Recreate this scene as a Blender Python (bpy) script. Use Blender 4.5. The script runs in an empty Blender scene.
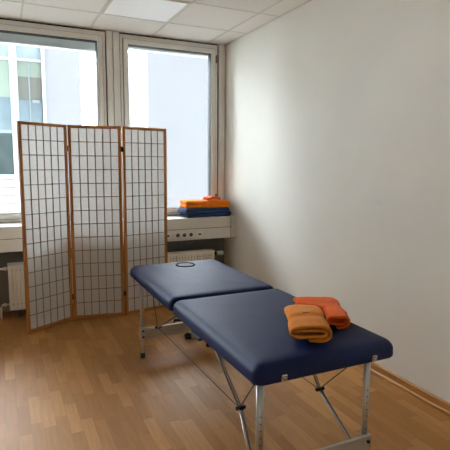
import bpy, bmesh, math, random
from mathutils import Vector, Matrix, noise
PI = math.pi
random.seed(7)
SC = bpy.context.scene
COL = SC.collection

# ------------------------------------------------------------------ helpers
def lin(c):
    c /= 255.0
    return c / 12.92 if c <= 0.04045 else ((c + 0.055) / 1.055) ** 2.4
def rgb(r, g, b):
    return (lin(r), lin(g), lin(b), 1.0)

class NT:
    def __init__(self, name):
        self.m = bpy.data.materials.new(name)
        self.m.use_nodes = True
        self.t = self.m.node_tree
        self.t.nodes.clear()
        self.out = self.n('ShaderNodeOutputMaterial')
    def n(self, kind, **kw):
        x = self.t.nodes.new(kind)
        for k, v in kw.items():
            if k == 'ins':
                for a, b in v.items():
                    if hasattr(b, 'is_output') or isinstance(b, bpy.types.NodeSocket):
                        self.t.links.new(b, x.inputs[a])
                    else:
                        x.inputs[a].default_value = b
            else:
                setattr(x, k, v)
        return x
    def math(self, op, a, b=0.0, c=None):
        ins = {0: a, 1: b}
        if c is not None:
            ins[2] = c
        return self.n('ShaderNodeMath', operation=op, ins=ins).outputs[0]
    def surf(self, s):
        self.t.links.new(s, self.out.inputs['Surface'])
        return self.m

def mat(name, col, rough=0.5, metal=0.0, var=0.06, scale=6.0, bump=0.0, bscale=200.0, stretch=(1, 1, 1), spec=0.5, sheen=0.0):
    k = NT(name)
    tc = k.n('ShaderNodeTexCoord').outputs['Object']
    mp = k.n('ShaderNodeMapping', ins={'Vector': tc, 'Scale': stretch}).outputs[0]
    nz = k.n('ShaderNodeTexNoise', ins={'Vector': mp, 'Scale': scale, 'Detail': 4.0}).outputs['Fac']
    rmp = k.n('ShaderNodeMapRange', ins={0: nz, 1: 0.25, 2: 0.75, 3: 1.0 - var, 4: 1.0 + var}).outputs[0]
    hs = k.n('ShaderNodeHueSaturation', ins={'Color': col, 'Value': rmp}).outputs[0]
    p = k.n('ShaderNodeBsdfPrincipled', ins={'Base Color': hs, 'Roughness': rough, 'Metallic': metal, 'Specular IOR Level': spec})
    if sheen:
        p.inputs['Sheen Weight'].default_value = sheen
        p.inputs['Sheen Roughness'].default_value = 0.5
    if bump:
        bn = k.n('ShaderNodeTexNoise', ins={'Vector': mp, 'Scale': bscale, 'Detail': 3.0}).outputs['Fac']
        b = k.n('ShaderNodeBump', ins={'Height': bn, 'Strength': bump, 'Distance': 0.004}).outputs[0]
        k.t.links.new(b, p.inputs['Normal'])
    return k.surf(p.outputs[0])

class MB:
    def __init__(self):
        self.bm = bmesh.new()
    def box(self, x0, x1, y0, y1, z0, z1, bev=0.0, M=None):
        r = bmesh.ops.create_cube(self.bm, size=1.0)
        vs = r['verts']
        for v in vs:
            v.co = Vector(((x0 + x1) / 2 + v.co.x * (x1 - x0), (y0 + y1) / 2 + v.co.y * (y1 - y0), (z0 + z1) / 2 + v.co.z * (z1 - z0)))
        if bev:
            es = list({e for v in vs for e in v.link_edges})
            q = bmesh.ops.bevel(self.bm, geom=es, offset=bev, segments=2, affect='EDGES', profile=0.5)
            vs = list({v for f in q['faces'] for v in f.verts} | {v for v in vs if v.is_valid})
        if M:
            for v in vs:
                v.co = M @ v.co
        return self
    def ring(self, pts):
        return [self.bm.verts.new(p) for p in pts]
    def loft(self, rings, cap0=True, cap1=True, smooth=True):
        R = [self.ring(r) for r in rings]
        n = len(R[0])
        for a, b in zip(R, R[1:]):
            for i in range(n):
                f = self.bm.faces.new((a[i], a[(i + 1) % n], b[(i + 1) % n], b[i]))
                f.smooth = smooth
        if cap0:
            self.bm.faces.new(list(reversed(R[0])))
        if cap1:
            self.bm.faces.new(R[-1])
        return self
    def tube(self, pts, r, n=10, flat=1.0, up=None):
        pts = [Vector(p) for p in pts]
        rings = []
        for i, p in enumerate(pts):
            if i == 0: d = pts[1] - p
            elif i == len(pts) - 1: d = p - pts[i - 1]
            else: d = (pts[i + 1] - p).normalized() + (p - pts[i - 1]).normalized()
            d.normalize()
            u = Vector(up) if up else (Vector((0, 0, 1)) if abs(d.z) < 0.9 else Vector((1, 0, 0)))
            a = d.cross(u).normalized()
            b = a.cross(d).normalized()
            rr = r[i] if isinstance(r, (list, tuple)) else r
            rings.append([p + a * (rr * math.cos(2 * PI * k / n)) + b * (rr * flat * math.sin(2 * PI * k / n)) for k in range(n)])
        return self.loft(rings)
    def lathe(self, c, prof, n=24, axis='z'):
        rings = []
        for r, h in prof:
            ring = []
            for k in range(n):
                a = 2 * PI * k / n
                u, v = r * math.cos(a), r * math.sin(a)
                if axis == 'z': q = (u, v, h)
                elif axis == 'y': q = (v, h, u)
                else: q = (h, u, v)
                ring.append(Vector(c) + Vector(q))
            rings.append(ring)
        return self.loft(rings)
    def torus(self, c, R, r, n=48, m=10):
        vs = [[self.bm.verts.new(Vector(c) + Vector(((R + r * math.cos(2 * PI * j / m)) * math.cos(2 * PI * i / n), (R + r * math.cos(2 * PI * j / m)) * math.sin(2 * PI * i / n), r * math.sin(2 * PI * j / m)))) for j in range(m)] for i in range(n)]
        for i in range(n):
            for j in range(m):
                f = self.bm.faces.new((vs[i][j], vs[(i + 1) % n][j], vs[(i + 1) % n][(j + 1) % m], vs[i][(j + 1) % m]))
                f.smooth = True
        return self
    def prism(self, poly, y0, y1):      # polygon in x,z extruded along y
        return self.loft([[Vector((x, y0, z)) for x, z in poly], [Vector((x, y1, z)) for x, z in poly]], smooth=False)
    def build(self, name, m, parent=None, kind=None, label=None):
        bmesh.ops.recalc_face_normals(self.bm, faces=self.bm.faces)
        off = Vector((0, 0, 0))
        q = parent
        while q:
            off += q.location
            q = q.parent
        if off.length:
            for v in self.bm.verts:
                v.co -= off
        me = bpy.data.meshes.new(name)
        self.bm.to_mesh(me)
        self.bm.free()
        me.materials.append(m)
        o = bpy.data.objects.new(name, me)
        COL.objects.link(o)
        if parent: o.parent = parent
        if kind: o['kind'] = kind
        if label: o['label'] = label
        return o

def thing(name, label, cat, loc=(0, 0, 0), group=None):
    o = bpy.data.objects.new(name, None)
    o.empty_display_size = 0.05
    COL.objects.link(o)
    o.location = loc
    o['label'] = label
    o['category'] = cat
    if group: o['group'] = group
    return o
def tag(o, label, cat, group=None):
    o['label'] = label
    o['category'] = cat
    if group: o['group'] = group
    return o

# ------------------------------------------------------------------ materials
def floor_mat():
    k = NT('beech_laminate')
    g = k.n('ShaderNodeNewGeometry').outputs['Position']
    s = k.n('ShaderNodeSeparateXYZ', ins={0: g})
    X, Y = s.outputs[0], s.outputs[1]
    W, L = 0.0648, 0.335
    cx = k.math('DIVIDE', k.math('SUBTRACT', X, 0.0178), W)
    row = k.math('FLOOR', cx)
    fx = k.math('SUBTRACT', cx, row)
    rnd = k.n('ShaderNodeTexWhiteNoise', noise_dimensions='1D', ins={'W': row}).outputs['Value']
    cy = k.math('ADD', k.math('DIVIDE', k.math('SUBTRACT', Y, 2.87), L), k.math('MULTIPLY', rnd, 3.0))
    cel = k.math('FLOOR', cy)
    fy = k.math('SUBTRACT', cy, cel)
    v = k.n('ShaderNodeCombineXYZ', ins={0: row, 1: cel}).outputs[0]
    r2 = k.n('ShaderNodeTexWhiteNoise', noise_dimensions='2D', ins={'Vector': v})
    ramp = k.n('ShaderNodeValToRGB', ins={0: r2.outputs['Value']})
    e = ramp.color_ramp.elements
    e[0].position = 0.0; e[0].color = rgb(154, 104, 54)
    e[1].position = 1.0; e[1].color = rgb(182, 132, 76)
    a = e.new(0.35); a.color = rgb(161, 111, 59)
    a = e.new(0.7); a.color = rgb(169, 119, 66)
    # grain
    sh = k.math('MULTIPLY', r2.outputs['Value'], 37.0)
    gv = k.n('ShaderNodeCombineXYZ', ins={0: k.math('MULTIPLY', X, 60.0), 1: k.math('MULTIPLY', Y, 5.0), 2: sh}).outputs[0]
    gr = k.n('ShaderNodeTexNoise', ins={'Vector': gv, 'Scale': 1.0, 'Detail': 5.0, 'Roughness': 0.65}).outputs['Fac']
    gf = k.n('ShaderNodeMapRange', ins={0: gr, 1: 0.3, 2: 0.7, 3: 0.86, 4: 1.1}).outputs[0]
    hs = k.n('ShaderNodeHueSaturation', ins={'Color': ramp.outputs[0], 'Value': gf}).outputs[0]
    ex = k.math('MINIMUM', fx, k.math('SUBTRACT', 1.0, fx))
    ey = k.math('MULTIPLY', k.math('MINIMUM', fy, k.math('SUBTRACT', 1.0, fy)), L / W)
    ed = k.math('MINIMUM', ex, ey)
    line = k.n('ShaderNodeMapRange', ins={0: ed, 1: 0.0, 2: 0.025, 3: 0.35, 4: 0.0}).outputs[0]
    mx = k.n('ShaderNodeMix', data_type='RGBA', ins={0: line, 6: hs, 7: rgb(92, 58, 32)}).outputs[2]
    p = k.n('ShaderNodeBsdfPrincipled', ins={'Base Color': mx, 'Roughness': 0.5, 'Specular IOR Level': 0.25})
    return k.surf(p.outputs[0])

def wall_mat():
    k = NT('white_wall_paint')
    tc = k.n('ShaderNodeNewGeometry').outputs['Position']
    n1 = k.n('ShaderNodeTexNoise', ins={'Vector': tc, 'Scale': 1.3, 'Detail': 5.0}).outputs['Fac']
    f = k.n('ShaderNodeMapRange', ins={0: n1, 1: 0.3, 2: 0.7, 3: 0.965, 4: 1.03}).outputs[0]
    # faint scuff marks high up on the wall
    sv = k.n('ShaderNodeMapping', ins={'Vector': tc, 'Scale': (1, 1.2, 5.0)}).outputs[0]
    n2 = k.n('ShaderNodeTexNoise', ins={'Vector': sv, 'Scale': 2.2, 'Detail': 6.0, 'Roughness': 0.7}).outputs['Fac']
    sc = k.n('ShaderNodeMapRange', ins={0: n2, 1: 0.66, 2: 0.8, 3: 1.0, 4: 0.9}).outputs[0]
    hs = k.n('ShaderNodeHueSaturation', ins={'Color': rgb(233, 232, 225), 'Value': k.math('MULTIPLY', f, sc)}).outputs[0]
    bn = k.n('ShaderNodeTexNoise', ins={'Vector': tc, 'Scale': 120.0, 'Detail': 2.0}).outputs['Fac']
    b = k.n('ShaderNodeBump', ins={'Height': bn, 'Strength': 0.12, 'Distance': 0.003}).outputs[0]
    p = k.n('ShaderNodeBsdfPrincipled', ins={'Base Color': hs, 'Roughness': 0.85, 'Normal': b, 'Specular IOR Level': 0.2})
    return k.surf(p.outputs[0])

def glass_mat():
    k = NT('window_glass')
    fr = k.n('ShaderNodeFresnel', ins={'IOR': 1.35}).outputs[0]
    t = k.n('ShaderNodeBsdfTransparent', ins={'Color': (0.95, 0.97, 0.97, 1)}).outputs[0]
    g = k.n('ShaderNodeBsdfGlossy', ins={'Color': (1, 1, 1, 1), 'Roughness': 0.0}).outputs[0]
    return k.surf(k.n('ShaderNodeMixShader', ins={0: fr, 1: t, 2: g}).outputs[0])

def paper_mat():
    k = NT('rice_paper')
    tc = k.n('ShaderNodeTexCoord').outputs['Object']
    nz = k.n('ShaderNodeTexNoise', ins={'Vector': tc, 'Scale': 90.0, 'Detail': 4.0}).outputs['Fac']
    f = k.n('ShaderNodeMapRange', ins={0: nz, 1: 0.3, 2: 0.7, 3: 0.93, 4: 1.04}).outputs[0]
    c = k.n('ShaderNodeHueSaturation', ins={'Color': (0.60, 0.585, 0.565, 1), 'Value': f}).outputs[0]
    d = k.n('ShaderNodeBsdfDiffuse', ins={'Color': c}).outputs[0]
    t = k.n('ShaderNodeBsdfTranslucent', ins={'Color': c}).outputs[0]
    return k.surf(k.n('ShaderNodeMixShader', ins={0: 0.2, 1: d, 2: t}).outputs[0])

def emit_mat(name, col, s):
    k = NT(name)
    d = k.n('ShaderNodeBsdfPrincipled', ins={'Base Color': (0.85, 0.87, 0.88, 1), 'Roughness': 0.4, 'Emission Color': col, 'Emission Strength': s})
    return k.surf(d.outputs[0])

def ceil_mat():
    k = NT('ceiling_tile')
    tc = k.n('ShaderNodeNewGeometry').outputs['Position']
    n1 = k.n('ShaderNodeTexNoise', ins={'Vector': tc, 'Scale': 160.0, 'Detail': 3.0}).outputs['Fac']
    f = k.n('ShaderNodeMapRange', ins={0: n1, 1: 0.3, 2: 0.7, 3: 0.96, 4: 1.03}).outputs[0]
    hs = k.n('ShaderNodeHueSaturation', ins={'Color': rgb(238, 237, 232), 'Value': f}).outputs[0]
    p = k.n('ShaderNodeBsdfPrincipled', ins={'Base Color': hs, 'Roughness': 0.9, 'Specular IOR Level': 0.15})
    return k.surf(p.outputs[0])

def vinyl_mat():
    k = NT('navy_vinyl')
    tc = k.n('ShaderNodeTexCoord').outputs['Object']
    vo = k.n('ShaderNodeTexVoronoi', ins={'Vector': tc, 'Scale': 420.0}).outputs['Distance']
    n1 = k.n('ShaderNodeTexNoise', ins={'Vector': tc, 'Scale': 5.0, 'Detail': 3.0}).outputs['Fac']
    f = k.n('ShaderNodeMapRange', ins={0: n1, 1: 0.3, 2: 0.7, 3: 0.93, 4: 1.07}).outputs[0]
    hs = k.n('ShaderNodeHueSaturation', ins={'Color': rgb(4, 22, 66), 'Value': f}).outputs[0]
    b1 = k.n('ShaderNodeBump', ins={'Height': vo, 'Strength': 0.15, 'Distance': 0.001}).outputs[0]
    b2 = k.n('ShaderNodeBump', ins={'Height': n1, 'Strength': 0.25, 'Distance': 0.01, 'Normal': b1}).outputs[0]
    p = k.n('ShaderNodeBsdfPrincipled', ins={'Base Color': hs, 'Roughness': 0.52, 'Specular IOR Level': 0.2, 'Normal': b2})
    return k.surf(p.outputs[0])

M = dict(
    floor=floor_mat(), wall=wall_mat(), glass=glass_mat(), paper=paper_mat(), ceil=ceil_mat(), vinyl=vinyl_mat(),
    frame=mat('window_frame_paint', rgb(218, 216, 210), 0.45, var=0.03),
    post=mat('post_paint', rgb(216, 213, 206), 0.5, var=0.03),
    gasket=mat('black_gasket', rgb(30, 30, 30), 0.6),
    gap=mat('shadow_gap', rgb(34, 32, 30), 0.9),
    sill=mat('sill_laminate', rgb(212, 207, 196), 0.5, var=0.02),
    tbar=mat('ceiling_grid_metal', rgb(214, 211, 205), 0.5, var=0.02),
    screenwood=mat('pine_frame', rgb(172, 112, 52), 0.5, var=0.14, scale=3.0, stretch=(14, 14, 1)),
    lattice=mat('pine_lattice', rgb(130, 117, 100), 0.6, var=0.1, scale=4.0, stretch=(10, 10, 1)),
    blackmetal=mat('black_metal', rgb(24, 24, 25), 0.45, metal=0.3),
    rubber=mat('black_rubber', rgb(18, 18, 18), 0.7),
    alu=mat('brushed_aluminium', rgb(186, 184, 180), 0.38, metal=0.85, var=0.05, scale=20, stretch=(1, 1, .1)),
    chrome=mat('chrome', rgb(200, 200, 200), 0.2, metal=1.0),
    bar=mat('crossbar_metal', rgb(176, 168, 156), 0.5, metal=0.35, var=0.1, scale=25, stretch=(.2, 1, 1)),
    cable=mat('steel_cable', rgb(52, 40, 32), 0.5, metal=0.4),
    tframe=mat('dark_table_frame', rgb(24, 28, 44), 0.5),
    plug=mat('plug_vinyl', rgb(34, 54, 110), 0.5),
    piping=mat('dark_piping', rgb(10, 20, 52), 0.8, spec=0.1),
    radiator=mat('radiator_enamel', rgb(236, 228, 212), 0.45, var=0.03),
    white=mat('white_plastic', rgb(222, 218, 208), 0.4, var=0.02),
    socketdark=mat('socket_recess', rgb(84, 80, 74), 0.6),
    dark=mat('dark_slot', rgb(40, 38, 36), 0.7),
    oak=mat('beech_skirting', rgb(182, 126, 62), 0.45, var=0.12, scale=4, stretch=(6, 1, 6)),
    tan=mat('tan_orange_terry', rgb(206, 124, 40), 0.95, var=0.12, scale=30, bump=0.9, bscale=330, spec=0.1, sheen=0.1),
    orange=mat('bright_orange_terry', rgb(220, 92, 18), 0.95, var=0.12, scale=30, bump=0.9, bscale=330, spec=0.1, sheen=0.1),
    orange2=mat('orange_terry', rgb(236, 126, 26), 0.95, var=0.12, scale=30, bump=0.9, bscale=330, spec=0.1, sheen=0.1),
    orange3=mat('deep_orange_terry', rgb(218, 92, 20), 0.95, var=0.12, scale=30, bump=0.9, bscale=330, spec=0.1, sheen=0.1),
    blue=mat('blue_terry', rgb(48, 68, 104), 0.95, var=0.14, scale=30, bump=0.9, bscale=330, spec=0.1, sheen=0.1),
    tagw=mat('cloth_tag', rgb(60, 44, 30), 0.8),
    facade=mat('facade_render', rgb(150, 150, 157), 0.8, var=0.02),
    facade2=mat('facade_render_pale', rgb(147, 147, 152), 0.8, var=0.02),
    fwhite=mat('facade_white_metal', rgb(188, 196, 200), 0.5, var=0.02),
    fgreen=mat('facade_green_blind', rgb(148, 162, 150), 0.6, var=0.03),
    fbeige=mat('facade_curtain', rgb(126, 126, 120), 0.8, var=0.12, scale=8, stretch=(8, 1, .3)),
    fglass=mat('facade_glass', rgb(124, 142, 152), 0.15, var=0.2, scale=2.5),
    fdark=mat('facade_dark_glass', rgb(76, 90, 92), 0.15, var=0.3, scale=4),
    fspan=mat('facade_spandrel', rgb(152, 164, 173), 0.4, var=0.08, scale=6, stretch=(8, 1, .3)),
    blind=mat('blind_slat', rgb(205, 207, 205), 0.5, var=0.05),
    ownwall=mat('own_facade_render', rgb(110, 110, 108), 0.8),
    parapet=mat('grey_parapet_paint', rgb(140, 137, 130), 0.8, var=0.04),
    asphalt=mat('street_paving', rgb(170, 168, 162), 0.9, var=0.1),
    lamp=emit_mat('lamp_diffuser', (0.9, 0.97, 1.0, 1), 0.11),
)

# ------------------------------------------------------------------ setting
XW, YW, ZC = 2.335, 4.97, 2.766      # right wall, window plane, ceiling
XL, YB = -3.6, -1.3
b = MB(); b.box(XL - .15, XW + .15, YB - .15, 5.2, -0.15, 0.0); b.build('floor', M['floor'], kind='structure')
b = MB(); b.box(XW, XW + .15, YB - .15, 5.09, 0.0, 2.95); b.build('wall_right', M['wall'], kind='structure')
b = MB(); b.box(XL - .15, XL, YB - .15, 5.2, 0.0, 2.95); b.build('wall_left', M['wall'], kind='structure')
b = MB(); b.box(XL, XW, YB - .15, YB, 0.0, 2.95); b.build('wall_rear', M['wall'], kind='structure')
X1, X3 = -0.75, -3.2                  # left ends of the left window and of the unseen one added for daylight
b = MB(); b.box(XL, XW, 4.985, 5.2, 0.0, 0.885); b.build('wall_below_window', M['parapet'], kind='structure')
b = MB(); b.box(XL, X3 - .005, 4.985, 5.2, .885, 2.766)
b.build('wall_window', M['wall'], kind='structure')
# ceiling slab: tiles with lowered T-bar grid as relief in one mesh
def ceiling():
    b = MB()
    b.box(XL, XW, YB, 5.2, ZC + .004, 2.95)
    return b.build('ceiling', M['ceil'], kind='structure')
ceiling()
GX, GY, GS = 0.232, 3.826, 0.6285
b = MB()
i = -4
while True:
    x = GX + GS * i
    if x > XW: break
    if x > XL: b.box(x - .009, x + .009, YB, 4.96, ZC + .001, ZC + .006)
    i += 1
for j in range(-9, 2):
    y = GY + GS * j
    if y > YB: b.box(XL, XW - .002, y - .009, y + .009, ZC + .001, ZC + .006)
b.box(XW - .018, XW - .001, YB, 4.96, ZC + .001, ZC + .006)
b.build('trim_1', M['tbar'], kind='structure')
# skirting board on the right wall
b = MB()
b.prism([(XW, 0.0), (XW - .022, 0.0), (XW - .022, .012), (XW - .014, .02), (XW - .014, .058), (XW - .008, .066), (XW, .066)], YB, 4.985)
b.build('baseboard_right', M['oak'], kind='structure')

# dark shadow gap strip above the window frames
b = MB(); b.box(X3, 2.24, 4.985, 5.08, 2.744, 2.766); b.build('trim_3', M['gap'], kind='structure')
# posts between and beside the windows
b = MB()
b.box(1.012, 1.068, 4.955, 5.08, .886, 2.766, .003); b.box(1.077, 1.142, 4.955, 5.08, .886, 2.766, .003); b.box(1.06, 1.085, 4.975, 5.075, .886, 2.766)
b.build('trim_4', M['post'], kind='structure')
b = MB()
b.box(2.246, 2.318, 4.955, 5.08, .886, 2.766, .004); b.box(2.31, 2.335, 4.985, 5.08, .886, 2.766)
b.build('trim_5', M['post'], kind='structure')
b = MB(); b.box(1.0, 1.013, 4.98, 5.07, .89, 2.74); b.box(1.141, 1.152, 4.98, 5.07, .89, 2.74); b.box(2.234, 2.247, 4.98, 5.07, .89, 2.74)
b.build('trim_6', M['gap'], kind='structure')

b = MB()
b.box(-.885, -.755, 4.955, 5.08, .886, 2.766, .003)
b.build('trim_7', M['post'], kind='structure')
# unseen outside face of the room's building, oversized to shade the facades opposite
b = MB()
for q in ((-60, XL - .15, -6, 36), (XW + .15, 60, -6, 36), (XL - .15, XW + .15, -6, -.15), (XL - .15, XW + .15, 2.95, 36)):
    b.box(q[0], q[1], 4.9, 5.09, q[2], q[3])
b.build('exterior_sky_block', M['ownwall'], kind='structure')
def frame_boxes(b, x0, x1, z0, z1, w, y0, y1, bev=.003):
    b.box(x0, x0 + w, y0, y1, z0, z1, bev); b.box(x1 - w, x1, y0, y1, z0, z1, bev)
    b.box(x0 + w - .001, x1 - w + .001, y0, y1, z0, z0 + w, bev); b.box(x0 + w - .001, x1 - w + .001, y0, y1, z1 - w, z1, bev)

def window(name, x0, x1, label, hinge_right):
    # x0..x1 outer frame; sash inside
    b = MB()
    frame_boxes(b, x0, x1, .888, 2.752, .046, 4.975, 5.07)
    w = b.build(name, M['frame'], kind='structure')
    w['label'] = label
    b = MB()                                        # opening sash, proud of the frame
    frame_boxes(b, x0 + .030, x1 - .030, .918, 2.708, .040, 4.958, 5.07, .005)
    frame_boxes(b, x0 + .062, x1 - .062, .950, 2.676, .018, 4.966, 5.06, .002)
    s = b.build('sash', M['frame'], w)
    b = MB()
    frame_boxes(b, x0 + .0755, x1 - .0755, .963, 2.663, .009, 4.975, 5.055, .0)
    b.build('gasket', M['gasket'], s)
    b = MB(); b.box(x0 + .078, x1 - .078, 5.018, 5.024, .966, 2.660)
    b.build('glass_pane', M['glass'], s)
    b = MB()                                        # thin dark joint around the sash
    frame_boxes(b, x0 + .0265, x1 - .0265, .9145, 2.7115, .006, 4.969, 4.98, .0)
    b.build('joint', M['gap'], w)
    hx = x1 - .022 if hinge_right else x0 + .022
    for zz, hh in ((2.60, .085), (1.06, .11)):
        b = MB(); b.lathe((hx, 4.955, zz), [(.007, -hh / 2), (.010, -hh / 2 + .004), (.010, -.003), (.008, 0), (.010, .003), (.010, hh / 2 - .004), (.006, hh / 2)], 12)
        b.box(hx - .009, hx + .009, 4.957, 4.976, zz - hh / 2 + .01, zz + hh / 2 - .01)
        b.build('hinge', M['hingem'], w)
    return w
M['hingem'] = mat('hinge_metal', rgb(120, 108, 98), 0.4, metal=0.5)
window('window_1', X1, 1.003, 'wide left window with grey frame and raised exterior blind, behind the folding screen', False)
window('window_added', X3, -.890, 'wide unseen window added for daylight further along the window wall, left of the picture edge', False)  # out of view, added to bring more daylight onto the right wall
window('window_2', 1.150, 2.236, 'narrower right window with grey frame beside the white wall', True)

# exterior venetian blinds, raised into a stack behind the top of each pane
def venetian(x0, x1, z0, label):
    t = thing('venetian_blind', label, 'blind', ((x0 + x1) / 2, 5.17, z0))
    n = int((2.70 - z0) / .012)
    b = MB()
    for i in range(n):
        z = z0 + .016 + i * .012
        b.prism([(x0 + .02, z), (x1 - .02, z), (x1 - .02, z + .002), (x0 + .02, z + .002)], 5.135, 5.205)
        b.prism([(x0 + .02, z), (x1 - .02, z), (x1 - .02, z + .010), (x0 + .02, z + .010)], 5.145, 5.195)
    b.build('slats', M['blind'], t)
    b = MB(); b.box(x0, x1, 5.13, 5.21, z0, z0 + .014, .003); b.build('bottom_rail', M['blind'], t)
    b = MB(); b.box(x0, x1, 5.12, 5.22, 2.70, 2.76, .003); b.build('head_box', M['blind'], t)
    return t
venetian(X1 + .02, 1.00, 2.585, 'grey exterior venetian blind pulled up at the top of the wider left window')
venetian(1.16, 2.225, 2.652, 'grey exterior venetian blind raised at the top of the right window beside the wall')

# ------------------------------------------------------------------ sill with cable trunking
t = thing('sill_trunking', 'long grey windowsill box with power sockets along its lower front panel', 'windowsill', (0.5, 4.82, .64))
SF = 4.66
b = MB(); b.box(XL, 2.262, SF, 4.985, .855, .882, .004); b.build('sill_board', M['sill'], t)
b = MB(); b.box(XL, 2.262, SF + .004, SF + .03, .769, .8545, .003); b.build('upper_panel', M['sill'], t)
b = MB(); b.box(XL, 2.262, SF + .004, SF + .03, .648, .762, .003); b.build('lower_panel', M['sill'], t)
b = MB(); b.box(XL, 2.262, SF + .012, 4.985, .645, .66); b.box(XL, 2.262, SF + .03, SF + .05, .66, .855); b.build('trunking_back', M['dark'], t)
b = MB(); b.box(2.266, 2.334, SF - .002, 4.97, .648, .884, .004); b.build('end_cap', M['sill'], t)
b = MB(); b.box(2.261, 2.267, SF + .008, 4.97, .65, .876); b.build('end_joint', M['dark'], t)
b = MB(); b.box(1.50, 1.945, SF - .004, SF + .005, .664, .752, .003); pl = b.build('socket_plate', M['sill'], t)
for x in (1.645, 1.719, 1.793):
    b = MB(); b.lathe((x, SF - .006, .708), [(.030, .004), (.031, .0), (.029, -.003), (.0235, -.003), (.0215, .003), (.0, .0035)], 28, 'y')
    s = b.build('power_socket', M['white'], t)
    b = MB(); b.lathe((x, SF - .0055, .708), [(.0205, .001), (.0212, -.0002), (.0001, -.0002)], 24, 'y')
    b.build('recess', M['socketdark'], s)
    for dx in (-.0095, .0095):
        b = MB(); b.lathe((x + dx, SF - .0057, .708), [(.003, .001), (.003, -.0006), (.0001, -.0006)], 10, 'y'); b.build('pin_hole', M['dark'], s)
for x in (1.535, 1.891):
    b = MB(); b.box(x - .032, x + .032, SF - .009, SF - .003, .676, .740, .003)
    s = b.build('data_socket', M['white'], t)
    b = MB(); b.box(x - .016, x + .016, SF - .0105, SF - .008, .700, .717); b.build('port', M['dark'], s)

# ------------------------------------------------------------------ radiators
def radiator(x0, x1, y0, z0, z1, label, valve_right):
    t = thing('radiator', label, 'radiator', ((x0 + x1) / 2, y0 + .05, 0), 'white panel radiators under the windowsill')
    n = int((x1 - x0) / .0335)
    poly = []
    st = (x1 - x0) / n
    rings = []
    pts = []
    for i in range(n):
        xa = x0 + i * st
        pts += [(xa + st * .08, y0 + .012), (xa + st * .22, y0), (xa + st * .78, y0), (xa + st * .92, y0 + .012)]
    loop = pts + [(x1, y0 + .02), (x0, y0 + .02)]
    b = MB()
    b.loft([[Vector((x, y, z0 + .03)) for x, y in loop], [Vector((x, y, z1 - .03)) for x, y in loop]], smooth=False)
    b.box(x0, x1, y0 + .001, y0 + .022, z0, z0 + .032, .004); b.box(x0, x1, y0 + .001, y0 + .022, z1 - .032, z1 - .004, .004)
    b.build('front_panel', M['radiator'], t)
    b = MB(); b.box(x0 + .005, x1 - .005, y0 + .07, y0 + .09, z0 + .01, z1 - .01, .003); b.build('back_panel', M['radiator'], t)
    b = MB()
    k = 0
    x = x0 + .01
    while x < x1 - .02:
        b.box(x, x + .012, y0 + .022, y0 + .07, z1 - .012, z1 - .004); x += .026
    b.box(x0, x1, y0 + .018, y0 + .024, z1 - .014, z1); b.box(x0, x1, y0 + .066, y0 + .09, z1 - .014, z1)
    b.build('top_grille', M['radiator'], t)
    for xx in (x0 - .002, x1 - .003):
        b = MB(); b.box(xx, xx + .005, y0 + .004, y0 + .09, z0 + .02, z1); b.build('side_cover', M['radiator'], t)
    # row of small stamped notches under the top edge and above the bottom edge
    nm = mat('notch_shade', rgb(150, 136, 116), 0.6)
    for i in range(1, n):
        for zc in (z1 - .057, z0 + .057):
            b = MB(); b.box(x0 + i * st - .004, x0 + i * st + .004, y0 - .0006, y0 + .004, zc - .005, zc + .005)
            b.build('notch', nm, t)
    for x in (x0 + .085, x1 - .085):
        b = MB(); b.tube([(x, y0 + .045, z0 + .02), (x, y0 + .045, .006)], .011, 12); b.lathe((x, y0 + .045, 0), [(.024, 0.0), (.024, .005), (.012, .012)], 16)
        b.build('foot', M['grey'], t)
    vx = x1 if valve_right else x0
    d = 1 if valve_right else -1
    b = MB(); b.tube([(vx, y0 + .045, z1 - .045), (vx + d * .045, y0 + .045, z1 - .045)], .013, 12)
    b.lathe((vx + d * .022, y0 + .045, z1 - .045), [(.017, -.008), (.017, .008)], 6, 'x')
    b.build('valve', M['blackmetal'] if valve_right else M['radiator'], t)
    if valve_right:
        b = MB(); b.lathe((vx + .045, y0 + .045, z1 - .045), [(.017, 0), (.021, .004), (.021, .02), (.027, .026), (.027, .07), (.022, .08), (.0001, .08)], 20, 'x')
        b.build('thermostat_knob', M['white'], t)
        b = MB(); b.tube([(vx + .03, y0 + .05, z1 - .05), (vx + .03, y0 + .12, z1 - .06), (vx + .03, y0 + .24, z1 - .06)], .009, 10)
        b.build('pipe', M['radiator'], t)
    else:
        b = MB()
        b.tube([(vx, y0 + .045, z0 + .05), (vx - .06, y0 + .045, z0 + .05), (vx - .075, y0 + .05, z0 + .02), (vx - .075, y0 + .05, .002)], .009, 10)
        b.lathe((vx - .04, y0 + .045, z0 + .05), [(.015, -.012), (.017, 0), (.015, .012)], 12, 'x')
        b.tube([(vx - .045, y0 + .045, z1 - .045), (vx - .13, y0 + .07, z1 - .045), (vx - .13, y0 + .07, .002)], .009, 10)
        b.build('pipe', M['radiator'], t)
M['grey'] = mat('grey_foot', rgb(120, 118, 122), 0.5)
radiator(.012, .93, 4.72, .085, .522, 'white panel radiator partly hidden behind the left leaf of the folding screen', False)
radiator(1.20, 2.095, 4.72, .085, .507, 'white panel radiator with thermostat knob beside the wall, below the power sockets', True)

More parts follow.
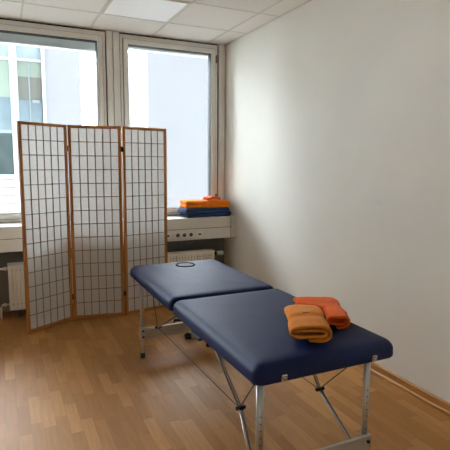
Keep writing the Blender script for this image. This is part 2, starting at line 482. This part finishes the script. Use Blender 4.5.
# ------------------------------------------------------------------ folding screen
A = [(.137, 4.247), (.547, 4.490), (1.016, 4.408), (1.474, 4.500)]
SH = 1.793
t = thing('folding_screen', 'three leaf wooden folding screen with white paper squares standing before the windows', 'screen', (.8, 4.44, 0))
def leaf(p0, p1, gap0, gap1):
    p0 = Vector((*p0, 0)); p1 = Vector((*p1, 0))
    d = (p1 - p0).normalized()
    p0 = p0 + d * gap0; p1 = p1 - d * gap1
    Lw = (p1 - p0).length
    nrm = Vector((-d.y, d.x, 0))                       # towards the window
    T = Matrix(((d.x, nrm.x, 0, p0.x), (d.y, nrm.y, 0, p0.y), (0, 0, 1, 0), (0, 0, 0, 1)))
    sw, th, z0 = .027, .022, .012
    b = MB()
    b.box(0, sw, -th / 2, th / 2, .0, SH, .002, T); b.box(Lw - sw, Lw, -th / 2, th / 2, .0, SH, .002, T)
    b.box(sw - .001, Lw - sw + .001, -th / 2, th / 2, SH - .026, SH - .001, .002, T)
    b.box(sw - .001, Lw - sw + .001, -th / 2, th / 2, .006, .034, .002, T)
    f = b.build('panel_frame', M['screenwood'], t)
    xa, xb, za, zb = sw - .002, Lw - sw + .002, .032, SH - .024
    b = MB(); b.bm.faces.new([b.bm.verts.new(T @ Vector(q)) for q in ((xa, 0, za), (xb, 0, za), (xb, 0, zb), (xa, 0, zb))]); b.build('paper_sheet', M['paper'], f)
    b = MB()
    for i in range(1, 6):
        x = xa + (xb - xa) * i / 6
        b.box(x - .0042, x + .0042, -.002, .006, za, zb, 0, T)
    for j in range(1, 14):
        z = za + (zb - za) * j / 14
        b.box(xa, xb, -.0015, .0055, z - .0038, z + .0038, 0, T)
    b.build('lattice', M['lattice'], f)
    return T, Lw
leaf(A[0], A[1], 0, .006); leaf(A[1], A[2], .006, .006); leaf(A[2], A[3], .006, 0)
for p, dn in ((A[1], (.15, -.95)), (A[2], (-.02, 1.0))):
    for z in (1.585, .22):
        b = MB()
        b.lathe((p[0], p[1] - .012, z), [(.004, -.026), (.005, -.025), (.005, .025), (.004, .026)], 12)
        b.box(p[0] - .013, p[0] + .013, p[1] - .0125, p[1] - .0095, z - .022, z + .022, .0008)
        b.build('hinge', M['blackmetal'], t)

# ------------------------------------------------------------------ ceiling lamp panel
lx0, lx1 = GX + GS + .012, GX + 2 * GS - .012
ly0, ly1 = GY + .012, GY + GS - .012
t = thing('ceiling_light', 'square white LED panel set flush in the ceiling grid above the windows', 'ceiling light', ((lx0 + lx1) / 2, (ly0 + ly1) / 2, ZC))
b = MB()
for q in ((lx0, lx0 + .014, ly0, ly1), (lx1 - .014, lx1, ly0, ly1), (lx0 + .013, lx1 - .013, ly0, ly0 + .014), (lx0 + .013, lx1 - .013, ly1 - .014, ly1)):
    b.box(*q, ZC - .006, ZC + .003, .001)
b.build('lamp_frame', M['white'], t)
b = MB(); b.box(lx0 + .013, lx1 - .013, ly0 + .013, ly1 - .013, ZC - .002, ZC + .003); b.build('diffuser', M['lamp'], t)

# ------------------------------------------------------------------ massage table
PX0, PX1, PY0, PYM, PY1 = .818, 1.515, 1.458, 2.440, 3.40
ZB, ZT = .636, .720
table = thing('massage_table', 'navy vinyl portable massage table on aluminium legs in the middle of the room', 'massage table', (1.16, 2.5, 0))
def rrect(cx, cy, hx, hy, r, z, n=8):
    pts = []
    for q, (sx, sy) in enumerate(((1, 1), (-1, 1), (-1, -1), (1, -1))):
        for k in range(n + 1):
            a = PI / 2 * q + PI / 2 * k / n
            pts.append(Vector((cx + sx * (hx - r) + r * math.cos(a), cy + sy * (hy - r) + r * math.sin(a), z)))
    return pts
def cushion(y0, y1):
    cx, cy, hx, hy = (PX0 + PX1) / 2, (y0 + y1) / 2, (PX1 - PX0) / 2, (y1 - y0) / 2
    rings = []
    c = .042
    R = .046
    prof = [(.006, ZB), (.001, ZB + .006), (0, ZB + .014)]
    h = ZT - .006
    for k in range(1, 9):
        a = PI / 2 * k / 8
        prof.append((R * (1 - math.cos(a)), h - R + R * math.sin(a)))
    for i, dd in enumerate((.05, .075, .11, .16, .22, .28, .31)):
        prof.append((dd, h + .006 * (1 - ((.32 - dd) / .29) ** 2)))
    for dd, z in prof:
        rings.append(rrect(cx, cy, hx - dd, hy - dd, max(c - dd * .6, .010) if hx - dd > .02 else .004, z))
    b = MB(); b.loft(rings)
    return b
near = cushion(PY0, PYM - .004).build('cushion', M['vinyl'], table)
far = cushion(PYM + .004, PY1).build('cushion', M['vinyl'], table)
hc = (1.195, 3.22)
b = MB(); b.lathe((hc[0], hc[1], ZT), [(.062, -.004), (.062, .0), (.052, .002), (.0001, .002)], 40); b.build('face_plug', M['vinyl'], far)
b = MB(); b.torus((hc[0], hc[1], ZT - .001), .066, .0065); b.build('plug_ring', M['piping'], far)
for y0, y1 in ((PY0 + .09, PYM - .004), (PYM + .004, PY1 - .05)):
    b = MB()
    b.box(PX0 + .07, PX0 + .09, y0, y1, .612, .642, .003); b.box(PX1 - .09, PX1 - .07, y0, y1, .612, .642, .003)
    b.box(PX0 + .04, PX1 - .04, y0, y0 + .022, .597, .642, .003); b.box(PX0 + .04, PX1 - .04, y1 - .022, y1, .612, .642, .003)
    b.box(PX0 + .04, PX1 - .04, y0 + .02, y1 - .02, .632, .642)
    b.build('table_frame', M['tframe'], table)
for x in (PX0 + .08, PX1 - .08):
    b = MB(); b.box(x - .012, x + .012, PYM - .035, PYM + .035, .604, .6125, .002); b.lathe((x, PYM, .604), [(.006, -.012), (.006, .012)], 12, 'x')
    b.build('hinge', M['blackmetal'], table)
# carrying handle and latch under the left rim
b = MB()
b.tube([(.852, 2.05, .622), (.842, 2.075, .606), (.842, 2.17, .606), (.852, 2.195, .622)], .010, 10)
b.build('carry_handle', M['rubber'], table)
for x in (.94, 1.386):
    b = MB(); b.box(x - .013, x + .013, PY0 - .006, PY0 + .02, .640, .668, .004); b.lathe((x, PY0 - .006, .654), [(.007, .0), (.007, -.004), (.0001, -.005)], 14, 'y')
    b.build('headrest_socket', M['chrome'], table)
def leg(x, y, foot_h=.0):
    b = MB()
    b.tube([(x, y, .64), (x, y, .16)], .0165, 16, .62, up=(0, 1, 0))
    l = b.build('leg', M['alu'], table)
    b = MB()
    b.tube([(x, y, .20), (x, y, .03)], .0125, 14, .62, up=(0, 1, 0))
    b.build('extension', M['alu'], l)
    b = MB(); b.lathe((x, y, 0), [(.016, 0), (.018, .004), (.0165, .036), (.013, .038)], 14); b.build('rubber_foot', M['rubber'], l)
    for z in (.30, .33, .36, .39, .42, .45, .48):
        b = MB(); b.lathe((x - .002, y - .0098, z), [(.0030, .002), (.0030, -.0006), (.0001, -.0006)], 10, 'y')
        b.build('adjustment_hole', M['dark'], l)
    return l
NY, FY = 1.525, 3.365
leg(.874, NY); leg(1.412, NY); leg(.903, FY); leg(1.44, FY)
def crossbar(x0, x1, y, z0, z1):
    b = MB(); b.box(x0, x1, y - .022, y - .010, z0, z1, .002); b.box(x0, x1, y - .010, y - .004, z1 - .006, z1 - .001)
    c = b.build('crossbar', M['bar'], table)
    for x in (x0 + .016, x1 - .016):
        b = MB(); b.box(x - .022, x + .022, y - .0245, y + .012, z0 - .004, z1 + .004, .003); b.build('bracket', M['alu'], c)
        for z in (z0 + .02, z1 - .02):
            b = MB(); b.lathe((x, y - .0245, z), [(.008, 0), (.008, -.008), (.006, -.010), (.0001, -.010)], 12, 'y')
            b.build('locking_bolt', M['blackmetal'], c)
crossbar(.858, 1.428, NY, .172, .268); crossbar(.887, 1.456, FY, .150, .235)
def brace(joint, top, low):
    J, Tp, Lo = Vector(joint), Vector(top), Vector(low)
    b = MB(); b.tube([Tp, J], .0045, 10)
    br = b.build('upper_brace', M['darkrod'], table)
    b = MB(); b.tube([Tp + Vector((.011, 0, 0)), J + Vector((.011, 0, 0))], 0.003, 8)
    b.build('side_rod', M['darkrod'], br)
    b = MB(); b.tube([J, Lo], .005, 10); br = b.build('lower_brace', M['alu'], table)
    b = MB(); b.tube([J + Vector((.011, 0, 0)), Lo + Vector((.009, 0, 0))], .004, 8)
    b.build('side_rod', M['darkrod'], br)
    b = MB(); b.lathe(J, [(.007, -.018), (.009, -.015), (.009, -.007), (.005, -.005), (.005, .02), (.008, .022), (.008, .028), (.0001, .029)], 12, 'x')
    b.box(J.x - .004, J.x + .018, J.y - .010, J.y + .010, J.z - .008, J.z + .008, .003)
    b.build('brace_joint', M['blackmetal'], table)
M['darkrod'] = mat('dark_rod', rgb(120, 114, 108), 0.35, metal=0.7)
JNL, JNR, JFL, JFR = (.900, 1.750, .396), (1.345, 1.775, .380), (.902, 2.975, .366), (1.37, 2.975, .366)
brace(JNL, (.895, 2.10, .632), (.876, 1.548, .16)); brace(JNR, (1.40, 2.10, .632), (1.402, 1.548, .16))
brace(JFL, (.90, 2.47, .622), (.905, 3.345, .20)); brace(JFR, (1.40, 2.47, .622), (1.41, 3.345, .20))
for jn, jf, x0, x1 in ((JNL, JFL, .888, .90), (JNR, JFR, 1.405, 1.40)):
    b = MB(); b.tube([(x0, 1.575, .605), jn, jf, (x1, 3.09, .61)], .0024, 6); b.build('cable', M['cable'], table)
# ------------------------------------------------------------------ rolling stool behind the head end
SX, SY = 1.535, 3.735
st = thing('rolling_stool', 'rolling stool hidden behind the massage table, only its black caster showing beneath', 'stool', (SX, SY, 0))
b = MB(); b.lathe((SX, SY, 0), [(.15, .405), (.16, .415), (.165, .435), (.155, .455), (.10, .462), (.0001, .463)], 32); b.build('seat', M['vinyl'], st)
b = MB(); b.lathe((SX, SY, 0), [(.05, .40), (.05, .404)], 16); b.tube([(SX, SY, .09), (SX, SY, .402)], [.026, .016], 14); b.build('gas_column', M['chrome'], st)
a0 = math.atan2(3.575 - SY, 1.345 - SX)
b = MB(); b.lathe((SX, SY, 0), [(.035, .075), (.038, .08), (.038, .11), (.03, .12)], 16)
for k in range(5):
    a = a0 + 2 * PI * k / 5
    b.tube([(SX + .03 * math.cos(a), SY + .03 * math.sin(a), .098), (SX + .245 * math.cos(a), SY + .245 * math.sin(a), .078)], [.017, .012], 10)
b.build('star_base', M['blackmetal'], st)
for k in range(5):
    a = a0 + 2 * PI * k / 5
    cx, cy = SX + .245 * math.cos(a), SY + .245 * math.sin(a)
    b = MB()
    for dx in (-.015, .015): b.lathe((cx + dx, cy, .026), [(.018, -.010), (.025, -.008), (.026, 0), (.025, .008), (.018, .010)], 18, 'x')
    b.box(cx - .006, cx + .006, cy - .02, cy + .02, .022, .054, .003)
    b.tube([(cx, cy, .045), (cx, cy, .085)], .006, 8)
    b.build('caster', M['rubber'], st)

# ------------------------------------------------------------------ towels
def ribbon(path, thick, y0, y1, ny, deform, seed, amp):
    # thick band following a path in x,z, swept along y, with soft cloth irregularities
    P = [Vector((x, 0, z)) for x, z in path]
    N = []
    for i in range(len(P)):
        d = (P[min(i + 1, len(P) - 1)] - P[max(i - 1, 0)]).normalized()
        N.append(Vector((-d.z, 0, d.x)))
    prof = [P[i] + N[i] * thick * .5 for i in range(len(P))]
    h0 = [P[-1] + (P[-1] - P[-2]).normalized() * thick * .35]
    prof += h0
    prof += [P[i] - N[i] * thick * .5 for i in reversed(range(len(P)))]
    prof += [P[0] + (P[0] - P[1]).normalized() * thick * .35]
    np_ = len(P)
    b = MB()
    rows = []
    for j in range(ny + 1):
        tt = j / ny
        rr = []
        e = min(tt, 1 - tt)
        for q in prof:
            y = y0 + (y1 - y0) * tt
            k = Vector((q.x * 9 + seed, y * 9, q.z * 9))
            dv = noise.noise_vector(k) * amp + noise.noise_vector(k * 3.1) * amp * .55 + noise.noise_vector(k * 8.0) * amp * .40 + noise.noise_vector(k * 17.0) * amp * .22
            c = Vector((q.x, y, q.z)) + Vector((dv.x, dv.y * 1.6, dv.z * .6))
            rr.append(b.bm.verts.new(deform(c, tt)))
        rows.append(rr)
    n = len(prof)
    for a, c in zip(rows, rows[1:]):
        for i in range(n):
            b.bm.faces.new((a[i], a[(i + 1) % n], c[(i + 1) % n], c[i])).smooth = True
    for rr in (rows[0], rows[-1]):
        for i in range(np_ - 1):
            b.bm.faces.new((rr[i], rr[i + 1], rr[n - 3 - i], rr[n - 2 - i])).smooth = True
        b.bm.faces.new((rr[np_ - 1], rr[np_], rr[np_ + 1])); b.bm.faces.new((rr[0], rr[n - 2], rr[n - 1]))
    return b
def spiral(w, h, t, turns):
    # flattened roll, outside to inside; centre line of the band
    path = []
    a, c = w / 2, h / 2
    steps = 28
    for s in range(int(turns * steps) + 1):
        th = 2 * PI * s / steps
        k = t * th / (2 * PI) * 1.12
        ra, rc = a - t / 2 - k, c - t / 2 - k
        if rc < t * .35: break
        ph = th - PI / 2
        n = 0.55
        cs, sn = math.cos(ph), math.sin(ph)
        x = ra * math.copysign(abs(cs) ** n, cs)
        z = rc * math.copysign(abs(sn) ** .8, sn)
        path.append((x, z + h / 2))
    return path
def serp(w, t, layers):
    path = []
    for L in range(layers):
        z = t * (.5 + L * 1.04)
        xs = [-w / 2 + t * .6 + (w - t * 1.2) * i / 14 for i in range(15)]
        if L % 2: xs.reverse()
        path += [(x, z) for x in xs]
        if L < layers - 1:
            s = 1 if L % 2 == 0 else -1
            for k in range(1, 6):
                a = -PI / 2 + PI * k / 6
                path.append((s * (w / 2 - t * .6) + s * t * .62 * math.cos(a), z + t * .52 + t * .52 * math.sin(a)))
    return path
ZTAB = ZT + .001
def placed(b, name, m, loc, ang, label, cat, group=None):
    bmesh.ops.recalc_face_normals(b.bm, faces=b.bm.faces)
    me = bpy.data.meshes.new(name); b.bm.to_mesh(me); b.bm.free()
    me.materials.append(m)
    o = bpy.data.objects.new(name, me); COL.objects.link(o)
    o.location = loc; o.rotation_euler = (0, 0, ang)
    return tag(o, label, cat, group)
def sm(a, b_, x):
    x = max(0, min(1, (x - a) / (b_ - a)))
    return x * x * (3 - 2 * x)
# front towel: folded over so the front part is bulkier, with a crease across
def d_front(c, tt):
    crease = math.exp(-((tt - .50) / .055) ** 2)
    wide = 1.0 + .06 * math.exp(-((tt - .12) / .2) ** 2) - .05 * crease + .05 * sm(.6, 1, tt)
    zz = c.z * (1.0 - .16 * crease - .10 * sm(.86, 1.0, tt) + .05 * math.exp(-((tt - .22) / .16) ** 2))
    return Vector((c.x * wide, c.y, max(zz, .0005)))
b = ribbon(spiral(.190, .084, .0150, 2.6), .0112, -.03, .30, 34, d_front, 3.1, .0062)
ft = placed(b, 'bath_towel', M['tan'], (1.147, 1.594, ZTAB), math.radians(62 - 90), 'tan orange folded towel lying in front at the foot of the massage table', 'towel', 'folded orange towels on the massage table')
b = MB(); b.box(-.016, .012, .118, .126, .0825, .0842, .0005)
g = b.build('care_tag', M['tagw']); g.parent = ft
def d_back(c, tt):
    w = .064
    left = -w - .145 * sm(.44, .66, tt)
    x = c.x
    u = (x + w) / (2 * w)
    x = left + (w - left) * u
    zz = c.z * (1 - .12 * sm(.8, 1, tt) + .04 * math.sin(tt * 9))
    return Vector((x, c.y, max(zz, .0005)))
b = ribbon(spiral(.128, .072, .0150, 2.4), .0112, -.01, .315, 34, d_back, 11.7, .0065)
a = math.radians(60)
placed(b, 'bath_towel', M['orange'], (1.355, 1.668, ZTAB), a - PI / 2, 'bright orange folded towel lying behind and right of the tan one on the table', 'towel', 'folded orange towels on the massage table')
# stack on the sill
def d_id(c, tt): return Vector((c.x, c.y, max(c.z, .0005)))
ZS = .8825
b = ribbon(serp(.52, .0315, 3), .029, -.12, .12, 18, d_id, 5.3, .006)
placed(b, 'bath_towel', M['blue'], (2.005, 4.80, ZS), math.radians(2), 'thick folded blue towel at the bottom of the windowsill stack', 'towel', 'folded towels stacked on the windowsill')
b = ribbon(serp(.51, .038, 2), .035, -.11, .11, 18, d_id, 8.9, .006)
placed(b, 'bath_towel', M['orange2'], (2.0, 4.81, ZS + .099), math.radians(-1), 'wide orange folded towel lying on the blue one on the windowsill', 'towel', 'folded towels stacked on the windowsill')
def d_small(c, tt):
    return Vector((c.x, c.y, max(c.z + .012 * math.exp(-(((c.x) / .05) ** 2)), .0005)))
b = ribbon(serp(.155, .013, 2), .012, -.07, .07, 14, d_small, 21.0, .007)
placed(b, 'wash_cloth', M['orange3'], (2.085, 4.80, ZS + .179), math.radians(6), 'small deep orange cloth crumpled on top of the windowsill towel stack', 'cloth')

# ------------------------------------------------------------------ outside
FYD = 13.0
b = MB(); b.box(-60, 60, 6.0, 80, -6.2, -6.0); b.build('street', M['asphalt'], kind='structure')
t = thing('office_building', 'pale neighbouring building with green tinted windows outside the left window', 'building', (-.5, FYD + 3, -6))
b = MB(); b.box(-3.0, 1.975, FYD + .25, FYD + 8, -6, 4.7); b.box(1.03, 1.975, FYD, FYD + .26, -6, 4.7); b.build('wall', M['facade'], t)
b = MB()
for i, x in enumerate((.30, -1.10, -2.50)):
    b = MB(); b.box(x, x + .17, FYD - .06, FYD + .26, .02, 4.7, .01); b.build('column', M['fwhite'], t)
b = MB(); b.box(1.03, 1.11, FYD - .05, FYD + .26, .02, 4.7, .01); b.build('column', M['fwhite'], t)
b = MB(); b.box(-3.0, 1.03, FYD - .02, FYD + .26, 1.02, 1.14, .01); b.build('ledge', M['fwhite'], t)
b = MB()
for k in range(5): b.box(-3.0, 1.03, FYD + .02 + .0, FYD + .26, .02 + k * .2, .02 + k * .2 + .19, .012)
b.box(-3.0, 1.03, FYD + .1, FYD + .26, -6, .02)
b.build('cladding', M['fwhite'], t)
for x0 in (-2.33, -.93, .47):
    x1 = x0 + (1.23 if x0 < 0 else .56)
    b = MB(); b.box(x0, x1, FYD + .14, FYD + .26, 3.98, 4.7); b.build('spandrel', M['fspan'], t)
    b = MB(); b.box(x0, x1, FYD + .08, FYD + .26, 3.93, 3.98); s = b.build('window_frame', M['blind'], t)
    if x0 > 0 :
        for za, zb, mm, nm in ((3.56, 3.93, 'fgreen', 'blind'), (2.98, 3.56, 'fbeige', 'curtain'), (1.14, 2.98, 'fglass', 'pane')):
            b = MB(); b.box(x0, x1, FYD + .16, FYD + .26, za, zb); b.build(nm, M[mm], s)
        b = MB(); b.box(x0 + .26, x0 + .285, FYD + .12, FYD + .2, 1.14, 3.93); b.build('bar', M['fspan'], s); b = MB(); b.box(x0 + .33, x0 + .50, FYD + .12, FYD + .2, 2.93, 3.0); b.build('bar', M['fspan'], s)
    else:
        for za, zb, mm, nm in ((3.04, 3.93, 'fgreen', 'blind'), (2.2, 3.04, 'fglass', 'pane'), (1.14, 2.2, 'fdark', 'pane')):
            b = MB(); b.box(x0, x1, FYD + .16, FYD + .26, za, zb); b.build(nm, M[mm], s)
        b = MB(); b.box(x0, x1, FYD + .12, FYD + .2, 2.16, 2.24); b.build('bar', M['fspan'], s); b = MB(); b.box(x0 + .8, x0 + .84, FYD + .12, FYD + .2, 1.14, 3.04); b.build('bar', M['fspan'], s)
t = thing('plain_building', 'plain pale building wall filling most of the right window', 'building', (9.0, FYD + 3, -6))
b = MB(); b.box(3.75, 16, FYD, FYD + 8, -6, 4.7); b.build('wall', M['facade2'], t)
b = MB(); b.box(3.72, 16.05, FYD - .04, FYD + 8.05, 4.7, 4.8); b.build('parapet_cap', M['fwhite'], t)

# ------------------------------------------------------------------ light
w = bpy.data.worlds.new('World'); SC.world = w; w.use_nodes = True
nt = w.node_tree
bg = nt.nodes['Background']
tcw = nt.nodes.new('ShaderNodeTexCoord')
sep = nt.nodes.new('ShaderNodeSeparateXYZ'); nt.links.new(tcw.outputs['Generated'], sep.inputs[0])
rp = nt.nodes.new('ShaderNodeValToRGB'); nt.links.new(sep.outputs[2], rp.inputs[0])
rp.color_ramp.elements[0].position = 0.0; rp.color_ramp.elements[0].color = (.56, .61, .65, 1)
rp.color_ramp.elements[1].position = 0.75; rp.color_ramp.elements[1].color = (.88, .94, 1.0, 1)
nt.links.new(rp.outputs[0], bg.inputs[0])
bg.inputs[1].default_value = 23.0

# ------------------------------------------------------------------ camera
H = 1.467
yaw, pitch, roll = math.radians(25.19), math.radians(7.48), math.radians(-.384)
cy, sy, cp, sp = math.cos(yaw), math.sin(yaw), math.cos(pitch), math.sin(pitch)
fwd = Vector((sy * cp, cy * cp, -sp)); right = Vector((cy, -sy, 0)); down = fwd.cross(right)
r2 = right * math.cos(roll) + down * math.sin(roll)
d2 = -right * math.sin(roll) + down * math.cos(roll)
cam = bpy.data.cameras.new('Camera')
cam.sensor_width = 36; cam.lens = 474 / 450 * 36; cam.clip_start = .02; cam.clip_end = 300
co = bpy.data.objects.new('Camera', cam); COL.objects.link(co)
co.matrix_world = Matrix(((r2.x, -d2.x, -fwd.x, 0), (r2.y, -d2.y, -fwd.y, 0), (r2.z, -d2.z, -fwd.z, H), (0, 0, 0, 1)))
SC.camera = co
SC.cycles.max_bounces = 16; SC.cycles.diffuse_bounces = 10; SC.cycles.transparent_max_bounces = 16
vs = SC.view_settings
vs.view_transform = 'Standard'; vs.look = 'None'; vs.gamma = 1.0; vs.use_curve_mapping = False
vs.exposure = 0.27
